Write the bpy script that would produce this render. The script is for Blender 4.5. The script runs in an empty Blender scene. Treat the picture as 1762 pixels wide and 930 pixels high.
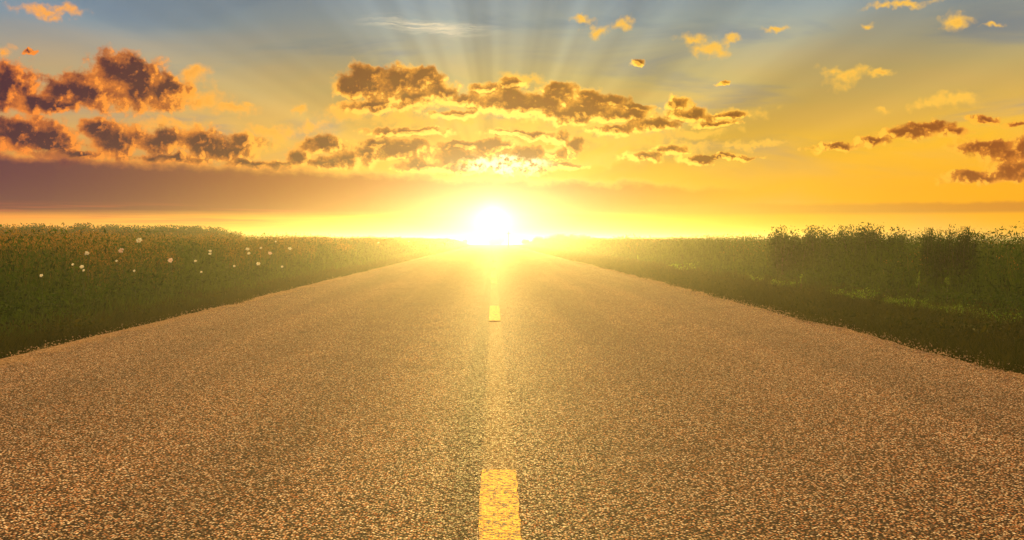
import bpy, math, random
import numpy as np
random.seed(7); rng = np.random.default_rng(11)
C = bpy.context.scene.collection
sc = bpy.context.scene
F = 1850.0; VX = 848.0; HY = 414.0            # focal length in photo pixels, road's vanishing point
EYE = 1.0
SUN_EL = math.radians(1.25)
SUN_AZ = 0.0

# ------------------------------------------------------------------ camera
cam = bpy.data.cameras.new('camera'); co = bpy.data.objects.new('camera', cam); C.objects.link(co)
cam.sensor_width = 36; cam.lens = F/1762*36; cam.clip_start = .05; cam.clip_end = 9000
co.location = (0, 0, EYE)
PITCH = math.atan((465-HY)/F); YAW = math.atan((881-VX)/F)
co.rotation_euler = (math.radians(90)-PITCH, 0, -YAW)
sc.camera = co
sc.view_settings.view_transform = 'Standard'; sc.view_settings.look = 'None'
sc.view_settings.exposure = 0.2; sc.view_settings.gamma = 1
sc.render.engine = 'CYCLES'
sc.cycles.volume_bounces = 1; sc.cycles.max_bounces = 6; sc.cycles.transparent_max_bounces = 6
sc.cycles.diffuse_bounces = 3; sc.cycles.sample_clamp_indirect = 4
sc.cycles.use_denoising = True

# ------------------------------------------------------------------ node helper
class G:
    """tiny expression builder over one node tree"""
    def __init__(s, nt): s.nt = nt
    def n(s, t, **k):
        nd = s.nt.nodes.new(t)
        for a, v in k.items(): setattr(nd, a, v)
        return nd
    def put(s, sock, v):
        if isinstance(v, bpy.types.NodeSocket): s.nt.links.new(v, sock)
        elif v is not None: sock.default_value = v
    def m(s, op, a, b=None, c=None, clamp=False):
        nd = s.n('ShaderNodeMath', operation=op, use_clamp=clamp)
        for i, v in enumerate((a, b, c)): 
            if v is not None: s.put(nd.inputs[i], v)
        return nd.outputs[0]
    def v(s, op, a, b=None, c=None):
        nd = s.n('ShaderNodeVectorMath', operation=op)
        for i, x in enumerate((a, b, c)):
            if x is not None: s.put(nd.inputs[i], x)
        return nd.outputs['Value'] if op in ('LENGTH', 'DOT_PRODUCT', 'DISTANCE') else nd.outputs[0]
    def scale(s, a, f):
        nd = s.n('ShaderNodeVectorMath', operation='SCALE'); s.put(nd.inputs[0], a); s.put(nd.inputs['Scale'], f); return nd.outputs[0]
    def xyz(s, x, y, z=0.0):
        nd = s.n('ShaderNodeCombineXYZ')
        for i, q in enumerate((x, y, z)): s.put(nd.inputs[i], q)
        return nd.outputs[0]
    def sep(s, a):
        nd = s.n('ShaderNodeSeparateXYZ'); s.put(nd.inputs[0], a); return nd.outputs[0], nd.outputs[1], nd.outputs[2]
    def ss(s, x, a, b, lo=0.0, hi=1.0):
        nd = s.n('ShaderNodeMapRange', interpolation_type='SMOOTHSTEP'); s.put(nd.inputs[0], x)
        for i, q in enumerate((a, b, lo, hi)): s.put(nd.inputs[i+1], q)
        return nd.outputs[0]
    def noise(s, vec, scale, detail=2, rough=.5, dist=0.0, dim='3D', col=False, lac=2.0):
        nd = s.n('ShaderNodeTexNoise', noise_dimensions=dim)
        if dim == '1D': s.put(nd.inputs['W'], vec)
        else: s.put(nd.inputs['Vector'], vec)
        nd.inputs['Scale'].default_value = scale; nd.inputs['Detail'].default_value = detail
        nd.inputs['Roughness'].default_value = rough; nd.inputs['Distortion'].default_value = dist
        nd.inputs['Lacunarity'].default_value = lac
        return nd.outputs['Color' if col else 0]
    def vor(s, vec, scale, feature='F1', out='Distance', rnd=1.0):
        nd = s.n('ShaderNodeTexVoronoi', feature=feature); s.put(nd.inputs['Vector'], vec)
        nd.inputs['Scale'].default_value = scale; nd.inputs['Randomness'].default_value = rnd
        return nd.outputs[out]
    def mix(s, f, a, b, bt='MIX'):
        nd = s.n('ShaderNodeMix', data_type='RGBA', blend_type=bt)
        s.put(nd.inputs[0], f)
        for i, q in ((6, a), (7, b)):
            s.put(nd.inputs[i], (*q, 1) if isinstance(q, tuple) and len(q) == 3 else q)
        return nd.outputs[2]
    def ramp(s, x, stops):
        nd = s.n('ShaderNodeValToRGB'); s.put(nd.inputs[0], x); e = nd.color_ramp.elements
        while len(e) < len(stops): e.new(.5)
        for i, (p, c) in enumerate(stops): e[i].position = p; e[i].color = (*c, 1)
        return nd.outputs[0]

def lin(r, g, b):
    f = lambda c: c/255/12.92 if c <= 10 else ((c/255+.055)/1.055)**2.4
    return (f(r), f(g), f(b))

# ------------------------------------------------------------------ sky: Nishita base plus clouds, laid out in azimuth/elevation
# cloud places are (azimuth, elevation) in units of 1/1850 rad ("u, v"); helper turns photo px into them
def uv(px, py):
    cx = (px-881)/F; cy = (465-py)/F
    cp, sp, cyw, syw = math.cos(PITCH), math.sin(PITCH), math.cos(YAW), math.sin(YAW)
    d = (cx, cp+cy*sp, cy*cp-sp)                       # x right, y forward, z up after pitch
    x = d[0]*cyw+d[1]*syw; y = -d[0]*syw+d[1]*cyw; z = d[2]
    return math.atan2(x, y)*F, math.atan2(z, math.hypot(x, y))*F

DARK = [(20,145,36,30),(-20,150,40,36),(62,178,32,14),(213,132,52,34),(240,150,50,36),(150,158,46,28),(112,160,32,20),(282,160,42,28),(95,184,34,9),
 (35,226,52,26),(92,240,40,20),(-10,232,40,30),(172,222,26,15),(198,246,34,26),(235,236,28,18),(290,244,36,18),(350,246,40,22),(398,262,34,15),
 (560,250,40,16),(600,272,38,18),(516,276,28,14),(480,285,30,10),
 (632,142,30,32),(604,152,28,20),(680,150,40,26),(722,142,36,20),(758,162,34,18),(795,172,18,10),
 (832,152,24,12),(874,168,36,14),(930,178,36,18),(965,166,34,20),(1004,182,30,14),(1045,176,34,12),(1092,188,36,9),(1166,180,22,12),(1184,200,42,11),(1242,200,38,7),(1128,216,38,11),
 (655,244,36,10),(700,264,40,18),(800,250,46,10),(850,256,50,15),(905,264,38,14),(782,280,42,14),(958,236,20,13),(955,266,22,16),(722,286,48,10),
 (1150,262,36,9),(1108,270,36,8),(1198,276,30,8),(1252,270,44,4),
 (1440,254,42,7),(1500,244,28,7),(1562,232,44,10),(1592,222,38,10),(1640,230,24,7),(1692,206,20,5),(1748,212,28,4),(1700,252,50,10),(1752,262,60,16),(1692,304,56,9),(1756,292,46,15),
 (860,176,70,18),(640,130,24,20),(690,136,24,16),(736,132,22,16),(700,172,60,16),(960,150,22,14),(1010,166,28,14),(880,150,26,12),(780,196,40,8),(1190,192,26,12),(1060,224,40,10),(800,272,70,16),(900,272,60,14),(700,252,50,14),(630,262,30,12),(980,252,26,16),(1000,196,80,16),(700,226,70,8),(900,232,60,8),(640,186,56,10),(840,292,100,9),(940,286,60,8),(1060,200,60,12),(1230,214,34,6),(900,186,90,12),
 (560,282,40,10),(440,284,50,8),(300,274,60,8),(130,268,60,8),(420,246,36,12),(1100,108,12,6),(1246,145,12,4),(48,92,8,4)]
LIGHT = [(250,180,70,16),(300,214,60,12),(470,226,40,12),(540,220,30,10),(600,196,46,16),(900,140,50,12),(1180,255,70,10),(1060,272,80,10),(1300,250,60,6),(1250,196,70,10),(1004,36,26,9),(1036,54,14,13),(1072,44,20,11),(1190,66,26,11),(1222,84,26,14),(1256,68,20,9),(1640,42,20,17),(1470,128,24,12),(1444,140,26,15),(1424,124,14,12),
 (1520,130,18,7),(1640,172,44,12),(1602,178,30,9),(1528,188,18,6),(1545,6,50,7),(1704,44,16,5),(330,132,34,14),(428,175,15,6),(582,152,18,18),(335,166,56,20),(395,186,50,14),
 (85,18,56,9),(8,86,14,10),(430,240,34,14),(512,188,20,8),(690,205,66,14),(800,202,60,16),(900,212,70,16),(1010,212,70,20),(1110,240,70,16),(1200,232,60,10),(250,285,70,9),
 (360,290,80,9),(450,300,60,8),(700,300,70,8),(880,278,60,13),(1000,278,90,11),(1330,52,24,7),(1500,45,10,7),(60,268,70,8),(1020,240,60,10)]

w = bpy.data.worlds.new('World'); sc.world = w; w.use_nodes = True
nt = w.node_tree; nt.nodes.clear(); g = G(nt)
tc = g.n('ShaderNodeTexCoord').outputs['Generated']
dx, dy, dz = g.sep(g.v('NORMALIZE', tc))
U = g.m('MULTIPLY', g.m('ARCTAN2', dx, dy), F)
V = g.m('MULTIPLY', g.m('ARCSINE', dz), F)
P = g.xyz(U, V, 0.0)

def blob_group(name, blobs, warp1, warp2, boost, amp):
    ng = bpy.data.node_groups.new(name, 'ShaderNodeTree')
    ng.interface.new_socket('P', in_out='INPUT', socket_type='NodeSocketVector')
    ng.interface.new_socket('F', in_out='OUTPUT', socket_type='NodeSocketFloat')
    q = G(ng); gi = q.n('NodeGroupInput').outputs[0]; go = q.n('NodeGroupOutput')
    n1 = q.v('SUBTRACT', q.noise(gi, 1/46, 3, .55, col=True), (.5, .5, .5))
    n2 = q.v('SUBTRACT', q.noise(gi, 1/15, 2, .6, col=True), (.5, .5, .5))
    p = q.v('ADD', gi, q.v('ADD', q.v('MULTIPLY', n1, (warp1, warp1*.8, 0)), q.v('MULTIPLY', n2, (warp2, warp2, 0))))
    acc = None
    for cx, cy, rx, ry in blobs:
        u, v = uv(cx, cy)
        e = q.v('MULTIPLY_ADD', p, (1/rx, 1/ry, 0), (-u/rx, -v/ry, 0))
        d = q.v('DOT_PRODUCT', e, e)
        acc = d if acc is None else q.m('SMOOTH_MIN', acc, d, .5)
    bil = q.vor(q.v('ADD', gi, q.scale(n2, 14.0)), 1/17, 'SMOOTH_F1')
    fb = q.noise(gi, 1/24, 6, .62)
    r = q.m('SUBTRACT', boost, q.m('SQRT', q.m('MAXIMUM', acc, 0.0)))
    r = q.m('ADD', r, q.m('MULTIPLY', q.m('SUBTRACT', fb, .5), amp))
    r = q.m('ADD', r, q.m('MULTIPLY', q.m('SUBTRACT', .45, bil), .5))
    q.put(go.inputs[0], r)
    return ng
def use(ng, p):
    nd = g.n('ShaderNodeGroup'); nd.node_tree = ng; g.put(nd.inputs[0], p); return nd.outputs[0]
ngD = blob_group('cloud_field', DARK, 34, 12, 1.42, 1.7)
ngL = blob_group('thin_cloud_field', LIGHT, 60, 18, 1.28, 1.9)

su, sv = math.degrees(0), math.degrees(0)
SV = SUN_EL*F                                                    # sun's elevation in v units
toS = g.v('SUBTRACT', (0.0, SV, 0.0), P)                          # towards the sun
dist = g.v('LENGTH', toS)
toSn = g.v('NORMALIZE', toS)
near = g.m('POWER', 2.718, g.m('MULTIPLY', dist, -1/330.0))       # 1 at the sun
leftw = g.ss(U, 150.0, -850.0)                                    # 0 centre .. 1 far left
rightw = g.ss(U, 250.0, 950.0)

# clear sky: Nishita low sun, warmed by thick evening air
sky = g.n('ShaderNodeTexSky', sky_type='NISHITA', sun_disc=False, sun_elevation=SUN_EL, sun_rotation=SUN_AZ,
          air_density=1.6, dust_density=3.0, ozone_density=2.0, altitude=50)
nish = g.mix(1.0, sky.outputs[0], (.10, .10, .10), 'MULTIPLY')
k = g.m('DIVIDE', V, 460.0, clamp=True)
centre = g.ramp(k, [(0, lin(252,200,40)), (.12, lin(240,172,28)), (.35, lin(222,172,48)), (.60, lin(178,164,108)), (.80, lin(140,154,150)), (1, lin(114,134,156))])
left = g.ramp(k, [(0, lin(255,176,60)), (.08, lin(252,140,48)), (.30, lin(206,150,80)), (.55, lin(172,150,108)), (.76, lin(116,136,150)), (1, lin(92,118,150))])
right = g.ramp(k, [(0, lin(255,172,12)), (.12, lin(246,164,8)), (.36, lin(236,174,26)), (.60, lin(180,160,100)), (.84, lin(132,144,148)), (1, lin(92,116,150))])
clear = g.mix(leftw, centre, left); clear = g.mix(rightw, clear, right)
clear = g.mix(.06, clear, nish)
# high thin veil, streaked
st = g.noise(g.v('MULTIPLY', P, (1/420, 1/90, 0)), 1.0, 5, .55, .6)
clear = g.mix(g.m('MULTIPLY', g.ss(st, .42, .72), g.m('MULTIPLY', g.ss(V, 420, 120), .45)), clear, g.mix(near, lin(210,158,84), lin(232,176,76)))
clear = g.mix(g.m('MULTIPLY', g.ss(st, .52, .30), g.m('MULTIPLY', g.ss(V, 60, 220), .55)), clear, lin(98,116,136))
# crepuscular rays fanning from the sun
dxs, dys, _ = g.sep(toSn)
ang = g.m('ARCTAN2', dxs, dys)
ray = g.noise(g.m('ADD', ang, g.m('MULTIPLY', dist, .00015)), 2.3, 3, .5, dim='1D')
rayf = g.m('MULTIPLY', g.ss(ray, .37, .63, -.20, .14), g.m('MULTIPLY', g.ss(V, 40, 200), g.ss(dist, 1500, 300, .55, 1.0)))
clear = g.scale(clear, g.m('ADD', 1.0, rayf))
# aureole of the low sun
ex = lambda d_, k_, a_: g.m('MULTIPLY', g.m('POWER', 2.718, g.m('MULTIPLY', d_, -1/k_)), a_)
dw = g.v('LENGTH', g.v('MULTIPLY', g.v('ADD', toS, g.xyz(0.0, -8.0, 0.0)), (.55, 1.15, 1)))
au = g.m('ADD', g.m('ADD', ex(dw, 36.0, 1.7), ex(dist, 80.0, .26)), ex(dist, 14.0, 1.6))

# thin bright clouds
fl = use(ngL, P)
aL = g.m('MULTIPLY', g.ss(fl, -.05, 1.25), .95)
colL = g.mix(leftw, g.mix(near, lin(240,184,66), lin(236,176,66)), lin(244,160,66))
colL = g.mix(g.m('MULTIPLY', rightw, .6), colL, lin(250,190,74))
colL = g.mix(g.m('MULTIPLY', g.ss(fl, .9, 1.7), .35), colL, lin(206,140,60))
s1 = g.mix(aL, clear, colL)
# white wisp, high up
wu, wv = uv(735, 46)
wp = g.v('ADD', P, g.v('MULTIPLY', g.v('SUBTRACT', g.noise(g.v('MULTIPLY', P, (1/90, 1/22, 0)), 1.0, 4, .6, col=True), (.5, .5, .5)), (60, 26, 0)))
we = g.v('MULTIPLY_ADD', wp, (1/95, 1/13, 0), (-wu/95, -(wv)/13, 0))
we = g.v('ADD', we, g.xyz(0.0, g.m('MULTIPLY', g.sep(we)[0], .55)))
s1 = g.mix(g.m('MULTIPLY', g.m('MULTIPLY', g.ss(g.v('LENGTH', we), 1.5, .1), g.ss(g.noise(g.v('MULTIPLY', wp, (1/120, 1/9, 0)), 1.0, 4, .6), .34, .66)), .95), s1, lin(232,214,176))

# heavy clouds: lit rims towards the sun, dark bodies
f0 = use(ngD, P)
f1 = use(ngD, g.v('ADD', P, g.scale(toSn, 6.0)))
aD = g.ss(f0, .02, .55)
sh = g.m('SUBTRACT', f0, f1)                                       # thickness falling towards the sun: lit side
rim = g.ss(sh, -.06, .46)
midv = g.noise(P, 1/44, 7, .56)
body = g.ss(g.m('ADD', f0, g.m('MULTIPLY', g.m('SUBTRACT', midv, .5), 2.4)), .15, 1.35)
litc = g.mix(leftw, g.mix(near, tuple(1.1*c for c in lin(252,186,48)), tuple(1.35*c for c in lin(255,214,104))), lin(236,132,52))
litc = g.mix(g.m('MULTIPLY', rightw, .7), litc, lin(240,158,50))
mid = g.mix(leftw, g.mix(near, lin(208,138,36), lin(200,128,46)), lin(176,92,50))
dark = g.mix(leftw, g.mix(near, lin(122,76,22), lin(134,76,30)), lin(68,34,52))
dark = g.mix(rightw, dark, lin(146,76,30)); mid = g.mix(rightw, mid, lin(200,116,40))
tone = g.m('SUBTRACT', g.m('ADD', body, .08), g.m('MULTIPLY', rim, .88))
cc = g.mix(g.ss(tone, -.15, .40), litc, mid)
cc = g.mix(g.ss(tone, .20, .95), cc, dark)
s2 = g.mix(aD, s1, cc)

# long stratus bank low on the left, thinner band low on the right, streaks under them
bn = g.noise(g.v('MULTIPLY', P, (1/60, 1/40, 0)), 1.0, 5, .6)
bn2 = g.noise(g.v('MULTIPLY', P, (1/300, 1/9, 0)), 1.0, 4, .55)
def vv(py): return uv(300, py)[1]
top = g.m('ADD', V, g.m('MULTIPLY', g.m('SUBTRACT', bn, .5), 46.0))
topl = g.m('ADD', top, g.m('MULTIPLY', U, .035))
bank = g.m('MULTIPLY', g.ss(topl, vv(292), vv(306)), g.ss(g.m('ADD', V, g.m('MULTIPLY', g.m('SUBTRACT', bn2, .5), 10.0)), vv(378), vv(360)))
bank = g.m('MULTIPLY', bank, g.ss(U, 520, 100, 0.0, 1.0))
bankc = g.mix(g.ss(U, -80, -820), g.mix(near, lin(150,84,40), lin(170,94,48)), lin(70,24,62))
bankc = g.mix(g.m('MULTIPLY', g.ss(topl, vv(316), vv(296)), .6), bankc, litc)
s3 = g.mix(g.m('MULTIPLY', bank, .93), s2, bankc)
b2 = g.m('MULTIPLY', g.ss(g.m('ADD', V, g.m('MULTIPLY', g.m('SUBTRACT', bn, .5), 12.0)), vv(346), vv(354)), g.ss(V, vv(372), vv(364)))
b2 = g.m('MULTIPLY', b2, g.ss(U, 180, 420))
s3 = g.mix(g.m('MULTIPLY', b2, .6), s3, g.mix(rightw, lin(214,158,52), lin(170,96,44)))
b3 = g.m('MULTIPLY', g.ss(bn2, .48, .62), g.m('MULTIPLY', g.ss(V, vv(395), vv(378)), g.ss(V, vv(345), vv(372))))
s3 = g.mix(g.m('MULTIPLY', g.m('MULTIPLY', b3, g.ss(U, 100, -500)), .6), s3, lin(196,96,62))
# white hot break in the clouds just over the sun
hu, hv_ = uv(868, 284)
hp = g.v('ADD', P, g.v('MULTIPLY', g.v('SUBTRACT', g.noise(P, 1/26, 5, .65, col=True), (.5, .5, .5)), (70, 44, 0)))
he = g.v('LENGTH', g.v('MULTIPLY_ADD', hp, (1/80, 1/15, 0), (-hu/80, -hv_/15, 0)))
s3 = g.mix(g.m('MULTIPLY', g.ss(he, 1.25, .55), g.ss(g.noise(P, 1/14, 5, .65), .40, .58)), s3, (1.5, 1.15, .55))
# sun glow through everything
s4 = g.v('ADD', s3, g.v('MULTIPLY', g.xyz(au, au, au), (1.0, .86, .52)))
# overhead sky out of view: warm boost added to brighten the road
s4 = g.mix(g.ss(V, 470, 1000), s4, tuple(c*2.5 for c in lin(246,194,122)))
# unseen half of the sky away from the sunset, dimmed to darken grass faces
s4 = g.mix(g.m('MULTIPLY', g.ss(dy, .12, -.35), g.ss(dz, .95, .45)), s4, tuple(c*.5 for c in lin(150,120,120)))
s4 = g.mix(g.ss(V, -6, -30), s4, (.10, .09, .03))  # below the horizon: dull field colour for stray rays
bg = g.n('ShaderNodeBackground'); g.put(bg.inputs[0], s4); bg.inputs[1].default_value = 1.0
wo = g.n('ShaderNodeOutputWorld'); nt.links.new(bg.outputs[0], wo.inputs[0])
w.cycles.sampling_method = 'MANUAL'; w.cycles.sample_map_resolution = 512

# ------------------------------------------------------------------ sun
sl = bpy.data.lights.new('sun', 'SUN'); sl.energy = 2.5; sl.angle = math.radians(.6); sl.color = (1, .69, .18)
so = bpy.data.objects.new('sun', sl); C.objects.link(so)
so.rotation_euler = (math.radians(90)-SUN_EL, 0, math.pi)   # light travels towards -Y: the sun stands at +Y
so.rotation_euler = (-(math.radians(90)-SUN_EL), 0, 0)
so.location = (0, 30, 40)

# ------------------------------------------------------------------ object helpers
def mat(name, build):
    m_ = bpy.data.materials.new(name); m_.use_nodes = True; m_.node_tree.nodes.clear()
    q = G(m_.node_tree); o = q.n('ShaderNodeOutputMaterial'); sh = build(q, o)
    if sh is not None: m_.node_tree.links.new(sh, o.inputs[0])
    return m_
def mesh_obj(name, co_, faces=None, m_=None, parent=None, tris=None, quads=None, attr=None):
    me = bpy.data.meshes.new(name)
    if faces is not None: me.from_pydata([tuple(map(float, c)) for c in co_], [], faces)
    else:
        nq = 0 if quads is None else len(quads); ntr = 0 if tris is None else len(tris)
        loops = np.concatenate([a.reshape(-1) for a in (quads, tris) if a is not None])
        me.vertices.add(len(co_)); me.vertices.foreach_set('co', np.asarray(co_, np.float32).reshape(-1))
        me.loops.add(len(loops)); me.loops.foreach_set('vertex_index', loops.astype(np.int32))
        tot = np.concatenate([np.full(nq, 4), np.full(ntr, 3)]).astype(np.int32)
        st_ = np.concatenate([[0], np.cumsum(tot)[:-1]]).astype(np.int32)
        me.polygons.add(nq+ntr); me.polygons.foreach_set('loop_start', st_); me.polygons.foreach_set('loop_total', tot)
        me.update(calc_edges=True)
    if attr is not None:
        for an, av in attr.items():
            a = me.attributes.new(an, 'FLOAT', 'POINT'); a.data.foreach_set('value', np.asarray(av, np.float32))
    me.validate()
    o = bpy.data.objects.new(name, me); C.objects.link(o)
    if m_: me.materials.append(m_)
    if parent: o.parent = parent
    return o
def tag(o, label=None, cat=None, group=None, kind=None):
    if label: o['label'] = label
    if cat: o['category'] = cat
    if group: o['group'] = group
    if kind: o['kind'] = kind
    return o
def empty(name, loc, rz=0, sc_=1.0):
    o = bpy.data.objects.new(name, None); C.objects.link(o); o.location = loc; o.rotation_euler = (0, 0, rz)
    o.scale = (sc_,)*3; o.empty_display_size = .2; return o
def dup(root, loc, rz, sc_):
    r = root.copy(); C.objects.link(r); r.location = loc; r.rotation_euler = (0, 0, rz); r.scale = (sc_,)*3
    for ch in list(root.children):
        c = ch.copy(); C.objects.link(c); c.parent = r
    return r

def smooth(a, b, x):
    t = np.clip((np.asarray(x, float)-a)/(b-a), 0, 1); return t*t*(3-2*t)
def prof(y):                                                    # long profile of the land: level, then falling away past the crest
    return -2.6*smooth(225, 520, y)

# ------------------------------------------------------------------ materials
def asphalt(q, out):
    t = q.n('ShaderNodeTexCoord').outputs['Object']
    x, y, z = q.sep(t)
    cell = q.vor(t, 100, out='Color'); cd = q.vor(t, 100)
    cs = q.sep(cell)
    big = q.noise(t, 1.1, 5, .6); fine = q.noise(t, 240, 3, .7)
    hue = q.ramp(cs[0], [(0, (.03,.014,.008)), (.28, (.12,.055,.022)), (.50, (.36,.19,.075)), (.63, (.46,.14,.025)), (.82, (.60,.46,.32)), (1, (.90,.84,.76))])
    c = q.mix(q.ss(cd, .32, .60), hue, (.018,.012,.008))             # bitumen between the chips
    c = q.mix(q.m('MULTIPLY', q.ss(fine, .52, .72), .5), c, (.05,.035,.025))
    # wear: polished wheel tracks, darker seam left of the line, patches
    tr = q.m('ADD', q.ss(q.m('ABSOLUTE', q.m('SUBTRACT', q.m('ABSOLUTE', x), 1.15)), .55, .05), q.ss(q.m('ABSOLUTE', q.m('SUBTRACT', q.m('ABSOLUTE', x), 2.9)), .55, .05))
    lane = q.noise(q.v('MULTIPLY', t, (1.4, .06, 1)), 1.0, 4, .6)
    c = q.mix(q.m('MULTIPLY', q.ss(lane, .35, .7), .5), c, q.scale(c, 1.7))
    c = q.mix(q.m('MULTIPLY', q.ss(big, .5, .72), .45), c, q.scale(c, .55))
    sx = q.m('ADD', x, q.m('MULTIPLY', q.m('SUBTRACT', q.noise(y, .5, 3, .5, dim='1D'), .5), .10))
    c = q.mix(q.m('MULTIPLY', tr, .30), c, q.scale(c, .55))
    ed = q.m('ADD', q.m('ABSOLUTE', x), q.m('MULTIPLY', q.noise(t, 1.6, 4, .6), .9))
    c = q.mix(q.m('MULTIPLY', q.ss(ed, 4.25, 4.6), .35), c, (.42,.27,.12))
    wq = q.v('ADD', t, q.scale(q.v('SUBTRACT', q.noise(t, 3.0, 4, .6, col=True), (.5,.5,.5)), .5))
    crk = q.m('MULTIPLY', q.ss(q.vor(wq, .33, 'DISTANCE_TO_EDGE'), .006, .0015), q.ss(q.noise(t, .35, 2, .5), .50, .62))
    c = q.mix(q.m('MULTIPLY', crk, .75), c, (.015,.010,.008))
    seam = q.ss(q.m('ABSOLUTE', q.m('ADD', sx, .12)), .10, .02)
    c = q.mix(q.m('MULTIPLY', seam, .62), c, q.scale(c, .40))
    # ghost of an older centre line between the dashes
    gh = q.m('MULTIPLY', q.ss(q.m('ABSOLUTE', q.m('SUBTRACT', x, .03)), .085, .055), q.ss(fine, .40, .6))
    c = q.mix(q.m('MULTIPLY', gh, .40), c, (.42,.32,.16))
    h = q.m('ADD', q.m('MULTIPLY', q.ss(cd, .65, .1), .6), q.m('ADD', q.m('MULTIPLY', cs[1], .5), q.m('MULTIPLY', fine, .25)))
    b = q.n('ShaderNodeBump'); b.inputs['Strength'].default_value = 1; b.inputs['Distance'].default_value = .008
    q.put(b.inputs['Height'], h)
    p = q.n('ShaderNodeBsdfPrincipled'); q.put(p.inputs['Base Color'], c)
    q.put(p.inputs['Roughness'], q.ss(cs[2], 0, 1, .60, .90)); q.put(p.inputs['Normal'], b.outputs[0])
    q.put(p.inputs['Specular IOR Level'], q.ss(cd, .50, .25, .06, .9))
    return p.outputs[0]
M_asph = mat('asphalt', asphalt)
def paint(q, out):
    t = q.n('ShaderNodeTexCoord').outputs['Object']
    cd = q.vor(t, 95); cs = q.sep(q.vor(t, 95, out='Color')); fine = q.noise(t, 120, 4, .7)
    wear = q.m('ADD', q.m('MULTIPLY', cs[0], .5), fine)
    c = q.mix(q.ss(q.noise(t, 60, 3, .6), .3, .7), (.92,.50,.03), (.96,.62,.06))
    c = q.mix(q.ss(wear, .70, .84), c, (.07,.05,.03))
    h = q.m('ADD', q.m('MULTIPLY', q.ss(cd, .65, .1), .5), q.m('MULTIPLY', cs[1], .5))
    b = q.n('ShaderNodeBump'); b.inputs['Strength'].default_value = .6; b.inputs['Distance'].default_value = .004; q.put(b.inputs['Height'], h)
    p = q.n('ShaderNodeBsdfPrincipled'); q.put(p.inputs['Base Color'], c); p.inputs['Roughness'].default_value = .72; p.inputs['Specular IOR Level'].default_value = .55
    q.put(p.inputs['Normal'], b.outputs[0]); return p.outputs[0]
M_paint = mat('road_paint', paint)
def soil(q, out):
    t = q.n('ShaderNodeTexCoord').outputs['Object']
    c = q.mix(q.ss(q.noise(t, .8, 6, .65), .35, .65), (.020,.026,.005), (.05,.04,.014))
    c = q.mix(q.ss(q.noise(t, 25, 4, .6), .5, .7), c, (.11,.075,.035))
    p = q.n('ShaderNodeBsdfPrincipled'); q.put(p.inputs['Base Color'], c); p.inputs['Roughness'].default_value = .95
    p.inputs['Specular IOR Level'].default_value = .1
    return p.outputs[0]
M_soil = mat('field_soil', soil)
def leafmat(c0, c1, tipc, trans=.45):
    def f(q, out):
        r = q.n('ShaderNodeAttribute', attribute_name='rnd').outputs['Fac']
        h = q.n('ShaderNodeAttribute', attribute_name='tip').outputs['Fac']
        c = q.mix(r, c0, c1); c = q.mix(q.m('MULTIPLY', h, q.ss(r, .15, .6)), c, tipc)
        d = q.n('ShaderNodeBsdfPrincipled'); q.put(d.inputs['Base Color'], c); d.inputs['Roughness'].default_value = .6
        d.inputs['Specular IOR Level'].default_value = .06
        tr = q.n('ShaderNodeBsdfTranslucent'); q.put(tr.inputs[0], q.v('MULTIPLY', c, (1.3, 1.35, .6)))
        mx = q.n('ShaderNodeMixShader'); mx.inputs[0].default_value = trans
        q.nt.links.new(d.outputs[0], mx.inputs[1]); q.nt.links.new(tr.outputs[0], mx.inputs[2]); return mx.outputs[0]
    return f
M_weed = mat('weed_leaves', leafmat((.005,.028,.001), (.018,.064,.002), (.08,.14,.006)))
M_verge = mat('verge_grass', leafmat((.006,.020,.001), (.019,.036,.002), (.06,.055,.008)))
M_dry = mat('dry_grass', leafmat((.09,.065,.012), (.20,.11,.022), (.36,.18,.045), .5))
M_leaf = mat('shrub_leaves', leafmat((.006,.030,.002), (.015,.046,.003), (.04,.08,.010), .35))
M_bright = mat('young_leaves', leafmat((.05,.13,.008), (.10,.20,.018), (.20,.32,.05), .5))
def simple(c, r=.7, trans=0):
    def f(q, out):
        t = q.n('ShaderNodeTexCoord').outputs['Object']
        cc_ = q.mix(q.noise(t, 20, 4, .6), tuple(v*.75 for v in c), c)
        p = q.n('ShaderNodeBsdfPrincipled'); q.put(p.inputs['Base Color'], cc_); p.inputs['Roughness'].default_value = r
        if not trans: return p.outputs[0]
        tr = q.n('ShaderNodeBsdfTranslucent'); q.put(tr.inputs[0], cc_)
        mx = q.n('ShaderNodeMixShader'); mx.inputs[0].default_value = trans
        q.nt.links.new(p.outputs[0], mx.inputs[1]); q.nt.links.new(tr.outputs[0], mx.inputs[2]); return mx.outputs[0]
    return f
M_bark = mat('bark', simple((.10,.075,.05), .9)); M_stem = mat('green_stem', simple((.06,.09,.02)))
M_white = mat('white_petals', simple((.9,.88,.82), .6, .65)); M_pink = mat('pink_petals', simple((.86,.66,.70), .6, .65))
M_yel = mat('flower_heart', simple((.65,.42,.05))); M_pole = mat('weathered_wood', simple((.14,.11,.08), .9))

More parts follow.
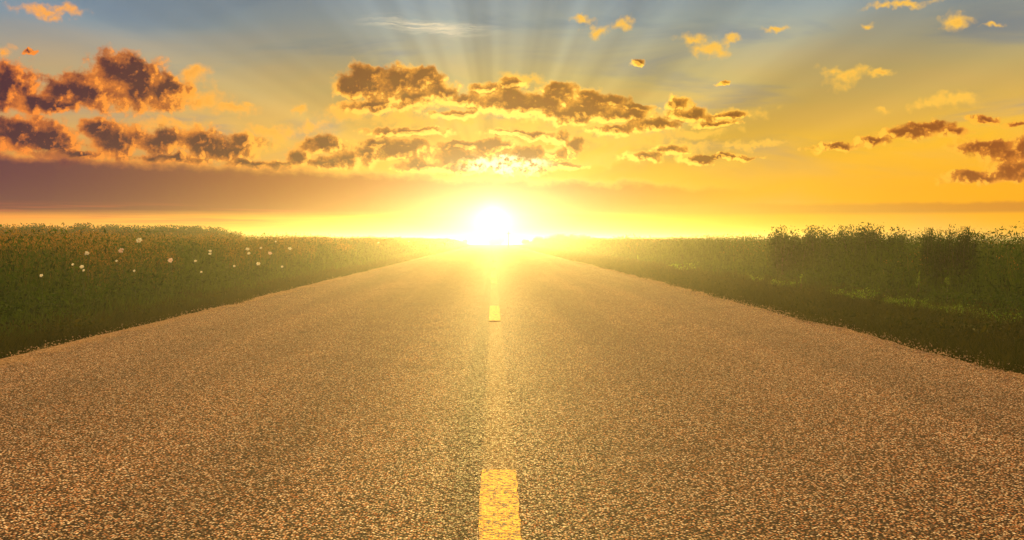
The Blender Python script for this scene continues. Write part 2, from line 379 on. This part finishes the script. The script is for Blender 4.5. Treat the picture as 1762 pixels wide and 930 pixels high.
# ------------------------------------------------------------------ ground and road
R0 = 4.15
ys = np.concatenate([np.arange(-12, 60, .16), np.arange(60, 160, .6), np.arange(160, 560, 4), [700, 1000, 1500, 2000]])
def fbm1(y, seed, scales):
    r = np.random.default_rng(seed); out = np.zeros_like(y)
    for s_, a_ in scales:
        n_ = int((y.max()-y.min())/s_)+4; t_ = r.uniform(-1, 1, n_); out += a_*np.interp((y-y.min())/s_, np.arange(n_), t_)
    return out
eL = -4.16 - .04*fbm1(ys, 1, [(3, 1), (.8, .5)])
eR = 4.04 + fbm1(ys, 2, [(9, .14), (3, .17), (.7, .07), (.3, .05)])
latn = np.array([0, .02, .25, .5, .75, .98, 1])
vs = []; 
for i, y in enumerate(ys):
    z = float(prof(y))
    row = [(eL[i]-.05, y, z-.09)] + [(eL[i]+(eR[i]-eL[i])*l, y, z+.0 + .05*(1-(2*l-1)**2)*0) for l in latn] + [(eR[i]+.05, y, z-.09)]
    vs += row
nr = len(latn)+2
fs = [(i*nr+j, i*nr+j+1, (i+1)*nr+j+1, (i+1)*nr+j) for i in range(len(ys)-1) for j in range(nr-1)]
road = mesh_obj('road', vs, fs, M_asph); tag(road, kind='structure')
# dashes: 3.05 m long every 11.9 m, first one starts below the frame
far0 = 1850/398*1.0
PER = 11.75; LEN = 3.05
for kx in range(22):
    y1 = far0 + PER*kx; y0 = y1-LEN; W = .0735
    yy = np.linspace(y0, y1, 40); vs2 = []
    rr = np.random.default_rng(kx)
    for y in yy:
        j = rr.uniform(-.004, .004, 2); z = float(prof(y))+.004
        vs2 += [(.024-W+j[0], y, z), (.024+W+j[1], y, z)]
    o = mesh_obj('centre_dash', vs2, [(2*i, 2*i+1, 2*i+3, 2*i+2) for i in range(39)], M_paint, road)

gx = np.array([-2000, -900, -400, -200, -100, -60, -40, -30, -24, -18, -14, -11, -9, -7.5, -6.5, -5.6, -5, -4.6, -4.3, -4.1, 0, 4.0, 4.3, 4.7, 5.2, 6, 6.8, 7.6, 9, 11, 14, 18, 24, 30, 40, 60, 100, 200, 400, 900, 2000.])
gy = np.concatenate([[-40, -12], np.arange(-10, 60, 1.0), np.arange(60, 160, 4), np.arange(160, 560, 12), [700, 1000, 1500, 2000]])
X, Y = np.meshgrid(gx, gy)
rn = np.random.default_rng(5)
Z = prof(Y) - .045 + np.where(np.abs(X) > 4.5, rn.uniform(-.02, .03, X.shape), 0)
Z = Z + .0*X
vsg = np.stack([X, Y, Z], -1).reshape(-1, 3); nx_ = len(gx)
fg = [(i*nx_+j, i*nx_+j+1, (i+1)*nx_+j+1, (i+1)*nx_+j) for i in range(len(gy)-1) for j in range(nx_-1)]
ground = mesh_obj('ground', vsg, fg, M_soil); tag(ground, kind='structure')

# ------------------------------------------------------------------ vegetation generators
def blades(x, y, z, h, wdt, lean, seed, seg=3):
    """N grass blades as one vertex array: returns verts, quads, tris, tip, rnd"""
    r = np.random.default_rng(seed); n = len(x)
    a = r.uniform(0, 2*np.pi, n); ca, sa = np.cos(a), np.sin(a)
    b = r.uniform(0, 2*np.pi, n); L = lean*h*r.uniform(.2, 1, n)
    lx, ly = np.cos(b)*L, np.sin(b)*L
    P_ = []; T = []
    for s_ in range(seg+1):
        t = s_/seg; px = x+lx*t**1.8; py = y+ly*t**1.8; pz = z+h*(t-.12*lean*t*t)
        ww = wdt*(1-t)**.7*.5
        if s_ < seg:
            P_ += [np.stack([px-ca*ww, py-sa*ww, pz], -1), np.stack([px+ca*ww, py+sa*ww, pz], -1)]; T += [np.full(n, t)]*2
        else: P_ += [np.stack([px, py, pz], -1)]; T += [np.ones(n)]
    nv = 2*seg+1; V_ = np.stack(P_, 1).reshape(-1, 3); tip = np.stack(T, 1).reshape(-1)
    base = (np.arange(n)*nv)[:, None]
    q = np.concatenate([base+np.array([2*s_, 2*s_+1, 2*s_+3, 2*s_+2]) for s_ in range(seg-1)])
    t3 = base+np.array([2*seg-2, 2*seg-1, 2*seg])
    rnd = np.repeat(r.uniform(0, 1, n), nv)
    return V_, q, t3, tip, rnd
def leaves(c, size, seed, up=.35, aspect=.45, tip=None):
    """N diamond leaves centred at c (N,3)"""
    r = np.random.default_rng(seed); n = len(c)
    d = r.normal(size=(n, 3)); d[:, 2] += up; d /= np.linalg.norm(d, axis=1)[:, None]
    e = np.cross(d, r.normal(size=(n, 3))); e /= np.linalg.norm(e, axis=1)[:, None]
    s_ = (size*r.uniform(.6, 1.3, n))[:, None]
    nrm = np.cross(d, e)
    V_ = np.stack([c-d*s_*.5, c+e*s_*aspect*.5+nrm*s_*.06-d*s_*.05, c+d*s_*.6, c-e*s_*aspect*.5+nrm*s_*.06-d*s_*.05], 1).reshape(-1, 3)
    q = (np.arange(n)*4)[:, None]+np.arange(4)
    rnd = np.repeat(r.uniform(0, 1, n), 4)
    tp = np.zeros(n*4) if tip is None else np.repeat(tip, 4)
    return V_, q, None, tp, rnd
def combine(parts):
    V_, Q, T, tp, rd = [], [], [], [], []; off = 0
    for v_, q, t, tip, rnd in parts:
        V_.append(v_); Q.append(q+off); 
        if t is not None: T.append(t+off)
        tp.append(tip); rd.append(rnd); off += len(v_)
    return np.concatenate(V_), np.concatenate(Q), (np.concatenate(T) if T else None), np.concatenate(tp), np.concatenate(rd)
def veg(name, parts, m_, parent=None):
    V_, Q, T, tp, rd = combine(parts)
    return mesh_obj(name, V_, None, m_, parent, tris=T, quads=Q, attr={'tip': tp, 'rnd': rd})

def hL(l):   # height of growth against distance from the road axis, left
    return .10+1.06*smooth(4.5, 6.9, l)
def hR(l):
    return .09+1.03*smooth(6.3, 8.4, l)+.05*smooth(5.5, 6.5, l)
def lump(x, y, s_, seed):
    r = np.random.default_rng(seed); ph = r.uniform(0, 6.28, (6, 2)); k_ = r.normal(size=(6, 2))*s_
    return sum(np.sin(x*k_[i, 0]+y*k_[i, 1]+ph[i, 0]) for i in range(6))/6
def scatter(n, side, l0, l1, y0, y1, seed, front=1.6):
    r = np.random.default_rng(seed)
    y = y0*(y1/y0)**r.uniform(0, 1, n)
    l = l0+(l1-l0)*r.uniform(0, 1, n)**front
    return side*l, y

def field(side, hf, l0, seed, name, n_blade, n_leaf):
    parts = []
    # blades / tall grass
    x, y = scatter(n_blade, side, l0, l0+15, 6.5, 230, seed, 1.7)
    h = hf(np.abs(x))*(1+.24*lump(x, y, .9, seed)+.16*lump(x, y, 3.5, seed+1))*rng.uniform(.6, 1.12, n_blade)
    wd = np.maximum(rng.uniform(.006, .014, n_blade), y*.00045)
    parts.append(blades(x, y, prof(y)-.05, h, wd, .45, seed+2))
    # broad leaves along unseen stems, thick in the upper two thirds
    x, y = scatter(n_leaf, side, l0+.5, l0+12, 7, 200, seed+3, 1.5)
    top_ = hf(np.abs(x))*(1+.24*lump(x, y, .9, seed)+.18*lump(x, y, 3.5, seed+1))
    z = top_*rng.uniform(.05, .98, n_leaf)**.7
    sz = np.maximum(rng.uniform(.03, .085, n_leaf), y*.0014)
    parts.append(leaves(np.stack([x, y, prof(y)+z-.04], -1), sz, seed+4, tip=rng.uniform(0, .5, n_leaf)))
    o = veg(name, parts, M_weed); return o
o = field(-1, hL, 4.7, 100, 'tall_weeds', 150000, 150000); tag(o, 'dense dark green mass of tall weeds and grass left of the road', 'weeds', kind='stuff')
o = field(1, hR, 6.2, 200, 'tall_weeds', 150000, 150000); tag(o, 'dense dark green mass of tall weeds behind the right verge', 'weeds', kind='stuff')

def dry(side, hf, l0, seed, n, y0, y1):
    x, y = scatter(n, side, l0, l0+9, y0, y1, seed, 1.3)
    x, y = x[lump(x, y, .6, seed+9) > -.05], y[lump(x, y, .6, seed+9) > -.05]
    h = hf(np.abs(x))*rng.uniform(.85, 1.15 if side < 0 else 1.06, len(x)); wd = np.maximum(rng.uniform(.003, .006, len(x)), y*.00028)
    p1 = blades(x, y, prof(y)-.05, h, wd, .35, seed+1, 4)
    # seed heads: small leaves near the tops
    idx = np.repeat(np.arange(len(x)), 4); r = np.random.default_rng(seed+2)
    c = np.stack([x[idx]+r.normal(0, .03, len(idx)), y[idx]+r.normal(0, .03, len(idx)), prof(y[idx])+h[idx]*r.uniform(.8, .97, len(idx))], -1)
    p2 = leaves(c, np.maximum(.03, y[idx]*.0011), seed+3, 1.5, .35, np.ones(len(idx)))
    return [p1, p2]
o = veg('dry_grass', dry(-1, hL, 5.9, 300, 34000, 8, 160), M_dry); tag(o, 'orange brown dry seed grass rising over the weeds left of the road', 'dry grass', kind='stuff')
o = veg('dry_grass', dry(1, hR, 7.4, 310, 2500, 9, 160), M_dry); tag(o, 'thin brown seed grass scattered over the weeds right of the road', 'dry grass', kind='stuff')

def verge(side, l0, l1, seed, n, hh):
    r = np.random.default_rng(seed); y = 4*(230/4)**r.uniform(0, 1, n); l = l0+(l1-l0)*r.uniform(0, 1, n)
    l += (.22*lump(y, y*0, 1.2, seed)+.12*lump(y, y*0, 5.0, seed+4))*(l < l0+.4)
    wd = np.maximum(r.uniform(.004, .008, n), y*.0004)
    h = hh*r.uniform(.4, 1.2, n)*(1+.35*lump(l*side, y, 2.5, seed+1))
    P_ = [blades(side*l, y, prof(y)-.05, h, wd, .9, seed+1)]
    m_ = n//7; y = 4*(200/4)**r.uniform(0, 1, m_); l = l0+.15+(l1-l0)*r.uniform(0, 1, m_)**.7     # taller tussocks
    k_ = lump(l*side, y, 3.2, seed+6) > .16; y, l = y[k_], l[k_]
    P_.append(blades(side*l, y, prof(y)-.05, r.uniform(.14, .42, len(l)), np.maximum(r.uniform(.004, .009, len(l)), y*.0004), .8, seed+7))
    y = 4*(120/4)**r.uniform(0, 1, m_); l = l0+.1+(l1-l0)*r.uniform(0, 1, m_); k_ = lump(l*side, y, 2.4, seed+8) > .08; y, l = y[k_], l[k_]
    P_.append(leaves(np.stack([side*l, y, prof(y)+r.uniform(.02, .16, len(l))], -1), np.maximum(r.uniform(.025, .06, len(l)), y*.0012), seed+9, tip=r.uniform(.2, 1, len(l))))
    return P_
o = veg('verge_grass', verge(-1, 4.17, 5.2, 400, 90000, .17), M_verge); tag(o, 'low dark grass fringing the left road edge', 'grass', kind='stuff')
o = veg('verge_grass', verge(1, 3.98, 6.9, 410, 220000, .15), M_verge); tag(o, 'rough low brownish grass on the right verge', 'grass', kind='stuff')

def stones(n, seed):
    r = np.random.default_rng(seed); y = 3.5*(60/3.5)**r.uniform(0, 1, n); side = np.where(r.uniform(0, 1, n) < .4, -1, 1)
    l = np.where(side > 0, 4.0, 4.12)-.02+r.normal(0, .16, n)
    sz = r.uniform(.004, .013, n); o_ = np.array([(1,0,0),(0,1,0),(-1,0,0),(0,-1,0),(0,0,.7),(0,0,-.7)])
    V_ = np.stack([side*l, y, prof(y)+sz*.4], -1)[:, None, :]+o_[None]*sz[:, None, None]*r.uniform(.6, 1.25, (n, 6, 1))
    t_ = np.array([(0,1,4),(1,2,4),(2,3,4),(3,0,4),(1,0,5),(2,1,5),(3,2,5),(0,3,5)])
    T = (np.arange(n)*6)[:, None, None]+t_[None]
    return V_.reshape(-1, 3), T.reshape(-1, 3)
M_stone = mat('pale_gravel', simple((.42,.30,.18), .85))
V_, T_ = stones(9000, 77)
o = mesh_obj('loose_gravel', V_, None, M_stone, tris=T_); tag(o, 'loose pale gravel crumbled along both edges of the road', 'gravel', kind='stuff')

# ------------------------------------------------------------------ shrubs and trees
def tube(pts, rads, n=6):
    V_ = []; Fc = []
    for i, (p, r) in enumerate(zip(pts, rads)):
        for k_ in range(n):
            a = 2*math.pi*k_/n; V_.append((p[0]+r*math.cos(a), p[1]+r*math.sin(a), p[2]))
    for i in range(len(pts)-1):
        for k_ in range(n):
            Fc.append((i*n+k_, i*n+(k_+1) % n, (i+1)*n+(k_+1) % n, (i+1)*n+k_))
    Fc.append(tuple(range((len(pts)-1)*n, len(pts)*n))); return V_, Fc
def tubes(lst):
    V_, F_ = [], []
    for pts, rads in lst:
        v_, f_ = tube(pts, rads); o_ = len(V_); V_ += v_; F_ += [tuple(i+o_ for i in q) for q in f_]
    return V_, F_
def shrub_mesh(seed, kind):
    """unit plant 1 m tall -> (stems, leaf parts)"""
    r = np.random.default_rng(seed); stems = []; cs_ = []
    ns = {'round': 12, 'tall': 7, 'spiky': 6, 'sprig': 5, 'low': 9, 'wide': 14, 'tree': 11}[kind]
    for i in range(ns):
        a = r.uniform(0, 6.28); sp = {'round': .42, 'tall': .22, 'spiky': .34, 'sprig': .10, 'low': 1.1, 'wide': .75, 'tree': .42}[kind]*r.uniform(.3, 1)
        if kind == 'tree': base = (0, 0, .12+.03*i); topp = np.array([math.cos(a)*sp, math.sin(a)*sp, r.uniform(.5, .92)])
        else: base = (r.normal(0, .04), r.normal(0, .04), -.05); topp = np.array([math.cos(a)*sp, math.sin(a)*sp, r.uniform(.55, .95)])
        base = np.array(base); md = (base+topp)/2+np.array([math.cos(a)*sp*.12, math.sin(a)*sp*.12, .04])
        stems.append(([base, md, topp], [.014, .009, .004]))
        nl = {'round': 420, 'tall': 330, 'spiky': 60, 'sprig': 12, 'low': 20, 'wide': 380, 'tree': 330}[kind]
        t = r.uniform({'tree': .55, 'sprig': .80}.get(kind, .35), 1.03, nl)
        q = base[None]*((1-t)**2)[:, None]+2*md[None]*(t*(1-t))[:, None]+topp[None]*(t**2)[:, None]
        sd = {'round': .085, 'tall': .07, 'spiky': .045, 'sprig': .03, 'low': .12, 'wide': .085, 'tree': .10}[kind]
        cs_.append(q+r.normal(0, sd, (nl, 3)))
    if kind == 'tree': stems.append(([np.array([0, 0, -.05]), np.array([.01, 0, .25]), np.array([0, .01, .7])], [.035, .025, .008]))
    c = np.concatenate(cs_); c = c[(c[:, 2] > .03) & (c[:, 2] < 1.02)]
    size = {'spiky': .13, 'sprig': .10, 'low': .15, 'tree': .055}.get(kind, .045)
    return stems, leaves(c, np.full(len(c), size), seed+1, .3, .5 if kind != 'spiky' else .3, r.uniform(0, 1, len(c)))
PROTO = {}
def plant(name, kind, var, loc, height, label, cat, group, m_=None, stem_name='stem', leaf_name='foliage', rz=None, sx=1.0):
    key = (name, kind, var); rz = random.uniform(0, 6.28) if rz is None else rz
    if key not in PROTO:
        e = empty(name, loc, rz, height); st_, lv = shrub_mesh(1000+hash_(key), kind)
        v_, f_ = tubes(st_); mesh_obj(stem_name, v_, f_, M_bark if kind != 'spiky' else M_stem, e)
        veg(leaf_name, [lv], m_ or M_leaf, e); PROTO[key] = e
    else: e = dup(PROTO[key], loc, rz, height)
    e.scale = (height*sx, height*sx, height)
    tag(e, label, cat, group); return e
def hash_(k_): return sum(ord(c) for c in k_[0]+k_[1])*7+k_[2]*131
def at(px, py, D):                               # point whose place in the photo is px, py at distance D along the road
    return ((px-VX)/F*D, D, EYE-(py-HY)/F*D)
def stand(px, D): return ((px-VX)/F*D, D, float(prof(D))-.045)

GS = 'shrubs rising over the weeds right of the road'
right = [ # px, top y, D, kind, label
 (1345,388,26,'round',1.3,'rounded shrub at the left end of the skyline shrubs right of the road'),
 (1378,390,27,'wide',1.0,'wide flat topped shrub next to the end of the right hand shrub row'),
 (1412,390,27,'wide',1.1,'low wide shrub in the glow, third of the right hand shrub row'),
 (1448,391,28,'wide',1.0,'flat shrub at the middle of the right hand shrub row'),
 (1480,388,26,'round',1.1,'bushy shrub just left of the tallest one in the right hand row'),
 (1498,385,25,'tall',1.4,'tallest pointed shrub in the right hand shrub row'),
 (1514,388,25,'round',1.0,'dark shrub right of the tallest one in the right hand row'),
 (1531,389,25,'tall',1.5,'dark domed shrub at the right end of the skyline shrub row'),
 (1549,397,24,'round',.8,'small low shrub just past the right end of the shrub row')]
for i, (px, py, D, kd, sx, lb) in enumerate(right):
    s_ = stand(px, D); ht = at(px, py, D)[2]-s_[2]; plant('shrub', kd, i % 3, s_, ht, lb, 'shrub', GS, sx=sx*.62)
for px, py, D, lb in [(1604,394,19,'tiny leafy sprout standing alone on the right skyline'), (1629,389,18,'stubby leafy weed beside the forked one on the right skyline'),
                      (1653,385,17.5,'forked leafy weed standing highest at the far right skyline'), (1668,392,17.5,'low broad leafy weed right of the forked one')]:
    s_ = stand(px, D); plant('leafy_weed', 'tall' if px == 1653 else 'round', px % 2, s_, at(px, py, D)[2]-s_[2], lb, 'weed plant', 'leafy weeds standing out on the right skyline', M_leaf, sx=.34)
# hedge trees far off, left of the road behind the weeds
gl = 'distant trees behind the left field'
pos = ['far left edge of the picture', 'left edge, second from the picture border', 'a gap in the orange grass at the left', 'the notch left of the single sprig', 'the small sprig over the left grass']
specs = [(12,389),(34,392),(52,386),(70,390),(88,390),(118,392),(142,386),(160,391),(184,390),(204,388),(226,389),(246,391),(262,391),(282,390),(300,389),(318,390),(336,389),(352,391),(366,393),(382,396),(398,399)]
desc = ['Round crowned','Low','Ragged','Broad','Squat','Slim','Pointed','Flat topped','Dark','Leafy','Sparse','Small','Wide','Bushy','Domed','Dense','Green','Lumpy','Tapering','Short','Last']
for i, (px, py) in enumerate(specs):
    D = 62+12*math.sin(i*1.7); s_ = stand(px, D); ht = at(px, py, D)[2]-s_[2]
    lb = f"{desc[i].lower()} distant tree behind the left weeds, " + ('leftmost of the far row' if i == 0 else 'rightmost of the far row' if i == len(specs)-1 else f'{["","second","third","fourth","fifth","sixth","seventh","eighth","ninth","tenth","eleventh","twelfth","thirteenth","fourteenth","fifteenth","sixteenth","seventeenth","eighteenth","nineteenth","twentieth"][i]} from the left')
    plant('field_tree', 'tree', i % 3, s_, ht, lb, 'tree', gl, stem_name='trunk', leaf_name='crown', sx=1.25)
# wood edge right of the vanishing point and silhouettes at the end of the road
for i, (px, py, D, lb) in enumerate([(905,410,190,'small hazy tree nearest the road end on the right'),(925,407,170,'hazy tree second from the road end on the right'),(946,404,150,'hazy domed tree at the middle of the distant right clump'),
      (965,402,150,'hazy tallest tree of the distant right clump'),(985,402,145,'hazy broad tree right of the tallest in the distant clump'),(1004,404,140,'hazy tree at the right end of the distant clump'),
      (846,408,420,'left one of the two tiny blue hazed trees at the road end'),(861,407,420,'right one of the two tiny blue hazed trees at the road end'),
      (800,411,260,'small hazed tree left of the road end'),(770,409,210,'hazed low tree farther left of the road end')]):
    s_ = stand(px, D); plant('distant_tree', 'tree', i % 2, s_, at(px, py, D)[2]-s_[2], lb, 'tree', 'hazy trees towards the end of the road', stem_name='trunk', leaf_name='crown', sx=1.3)
# slim pole by the end of the road
s_ = stand(875, 135); ht = at(875, 399, 135)[2]-s_[2]
e = empty('utility_pole', s_); tag(e, 'slim dark pole standing in the glare at the end of the road', 'pole')
v_, f_ = tube([(0,0,-.1),(0,0,ht*.5),(0,0,ht)], [.06,.055,.045], 10); mesh_obj('post', v_, f_, M_pole, e)
cb = [(x, y, z) for x in (-.25,.25) for y in (.055,.11) for z in (ht-.28, ht-.21)]
mesh_obj('crossarm', cb, [(0,1,3,2),(4,6,7,5),(0,4,5,1),(2,3,7,6),(0,2,6,4),(1,5,7,3)], M_pole, e)

# ------------------------------------------------------------------ pale leafy weeds at the foot of the right bank
gw = 'pale green leafy weeds at the foot of the right bank'
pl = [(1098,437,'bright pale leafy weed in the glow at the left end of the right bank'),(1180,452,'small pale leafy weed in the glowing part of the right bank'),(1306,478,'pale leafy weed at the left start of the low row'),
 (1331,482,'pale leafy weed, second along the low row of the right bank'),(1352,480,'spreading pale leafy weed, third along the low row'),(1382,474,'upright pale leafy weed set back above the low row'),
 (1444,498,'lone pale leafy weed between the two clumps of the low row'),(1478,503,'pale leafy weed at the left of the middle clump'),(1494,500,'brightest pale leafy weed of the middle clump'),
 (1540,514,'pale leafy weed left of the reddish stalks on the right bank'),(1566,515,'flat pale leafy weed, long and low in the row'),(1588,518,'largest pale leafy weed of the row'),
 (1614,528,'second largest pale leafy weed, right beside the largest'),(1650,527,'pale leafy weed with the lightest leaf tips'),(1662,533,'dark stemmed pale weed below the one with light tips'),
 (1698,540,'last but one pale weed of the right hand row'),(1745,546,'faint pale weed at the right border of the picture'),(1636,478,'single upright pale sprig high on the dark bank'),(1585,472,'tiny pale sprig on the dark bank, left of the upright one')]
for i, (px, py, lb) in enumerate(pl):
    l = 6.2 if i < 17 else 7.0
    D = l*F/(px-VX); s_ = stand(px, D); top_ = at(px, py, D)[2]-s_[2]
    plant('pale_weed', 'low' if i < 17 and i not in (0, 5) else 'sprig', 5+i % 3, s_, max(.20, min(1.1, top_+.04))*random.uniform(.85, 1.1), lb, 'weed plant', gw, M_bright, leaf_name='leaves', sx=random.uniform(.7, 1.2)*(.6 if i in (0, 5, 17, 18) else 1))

# ------------------------------------------------------------------ flowers on the left bank
def flower_mesh(seed, m_, e, hgt):
    r = np.random.default_rng(seed); V_, F_ = [], []
    for k_ in range(6):
        a = k_*math.pi/3+r.uniform(-.15, .15); ln = r.uniform(.034, .046); b_ = len(V_); ca, sa = math.cos(a), math.sin(a)
        for rr_, ww, zz in ((.004, .004, 0), (ln*.5, .014, .010), (ln*.85, .013, .017), (ln, .005, .014)):
            V_ += [(ca*rr_-sa*ww, sa*rr_+ca*ww, zz), (ca*rr_+sa*ww, sa*rr_-ca*ww, zz)]
        F_ += [(b_+2*j, b_+2*j+1, b_+2*j+3, b_+2*j+2) for j in range(3)]
    V_ = [(x, -z-.005 if False else y*.35-z, y*.9+hgt) for x, y, z in V_]          # blossom turned to face the road
    mesh_obj('petals', V_, F_, m_, e)
    hv = [(0, -.016, hgt)]+[(.008*math.cos(t_*math.pi/4), -.008, hgt+.008*math.sin(t_*math.pi/4)) for t_ in range(8)]
    mesh_obj('flower_heart', hv, [(0, 1+j, 1+(j+1) % 8) for j in range(8)], M_yel, e)
    v_, f_ = tube([(0,0.0,-.05),(.02,.01,hgt*.5),(0,.004,hgt-.002)], [.006,.005,.003]); mesh_obj('stem', v_, f_, M_stem, e)
    c = np.array([(.015+r.uniform(-.03, .03), r.uniform(-.03, .03), z) for z in np.linspace(.15, .8, 7)*hgt])
    veg('leaves', [leaves(c, np.full(7, .07), seed+1)], M_weed, e)
fl_ = [(244,414,'white',1.25,'largest white flower, topmost on the left bank'),(214,431,'pink',1.1,'pink flower just below the largest white one'),(155,436,'white',.8,'single small white flower left of the pink one'),
 (146,459,'white',.62,'white flower low on the dark part of the left bank'),(149,465,'white',.42,'drooping small white flower right under another in the dark grass'),(131,455,'white',.45,'tiny white flower left of the low white pair'),(297,448,'pink',1.1,'pink flower standing alone in the middle of the left bank'),
 (205,449,'white',.45,'tiny pale flower below the pink one at the left'),(339,449,'white',.6,'small pale flower right of the lone pink one'),(364,432,'white',.7,'upper one of two small white flowers stacked in the yellow glow'),
 (364,437,'white',.7,'lower one of two small white flowers stacked in the yellow glow'),(349,468,'white',.45,'tiny pale flower low on the bank near the middle'),(428,429,'white',1.0,'white flower at the upper left of the glowing group'),
 (430,436,'white',.8,'white flower just under the upper left one of the glowing group'),(451,427,'white',.8,'small white flower at the top of the glowing group'),(466,436,'pink',1.2,'pinkish white flower, biggest of the glowing group'),
 (446,454,'white',1.0,'flat white flower below the glowing group'),(405,458,'white',.6,'small pale flower lower left of the glowing group'),(500,428,'white',1.2,'bright white flower in the glow, rightmost large one on the left bank'),
 (487,459,'white',.7,'small pale flower below the rightmost large one'),(77,474,'white',.5,'tiny pale flower in the darkest grass at the left'),(235,466,'white',.5,'tiny pale flower midway down the left bank'),(476,416,'white',.6,'small white flower high in the glow near the grass tops'),
 (652,418,'white',1.3,'small bright flower in the haze close to the far road'),(704,416,'white',1.3,'faint flower farthest along the left bank')]
PF = {}
for i, (px, py, colr, s, lb) in enumerate(fl_):
    l = 5.6
    for _ in range(12):
        D = l*F/(VX-px); z = EYE-(py-HY)/F*D; l = 4.62+2.2*max(.02, min(1, (z-.12)/1.04))
        l = l-.12
    D = l*F/(VX-px); s_ = stand(px, D); z = EYE-(py-HY)/F*D-s_[2]
    key = colr
    e = empty('wildflower', s_, random.uniform(-.4, .4)); 
    flower_mesh(50+i, M_white if colr == 'white' else M_pink, e, z/s)
    e.scale = (s*1.15, s*1.15, s)
    tag(e, lb, 'flower', 'wildflowers on the left bank')
# one glowing blossom on the right skyline
for px, py, lb in [(1219,405,'bright round pale flower at the weed tops right of the road end'), (1210,406,'dim small flower just left of the bright round one on the right')]:
    D = 8.0*F/(px-VX); s_ = stand(px, D); z = EYE-(py-HY)/F*D-s_[2]
    e = empty('wildflower', s_, 0); k_ = 1.6 if px == 1219 else .9
    flower_mesh(px, M_white, e, z/k_); e.scale = (k_,)*3
    tag(e, lb, 'flower', 'wildflowers at the right weed tops')

# ------------------------------------------------------------------ evening haze
def hz(q, out):
    v_ = q.n('ShaderNodeVolumePrincipled'); v_.inputs['Color'].default_value = (.98, .93, .76, 1)
    v_.inputs['Density'].default_value = .0023; v_.inputs['Anisotropy'].default_value = .82
    q.nt.links.new(v_.outputs[0], out.inputs['Volume']); return None
M_haze = mat('evening_haze', hz)
b = 2010; zb, zt = -3.7, 2.4
hv = [(x, y, z) for x in (-b, b) for y in (-60, b) for z in (zb, zt)]
hz_o = mesh_obj('haze', hv, [(0,1,3,2),(4,6,7,5),(0,4,5,1),(2,3,7,6),(0,2,6,4),(1,5,7,3)], M_haze); tag(hz_o, kind='stuff', label='warm evening haze glowing around the low sun', cat='haze')
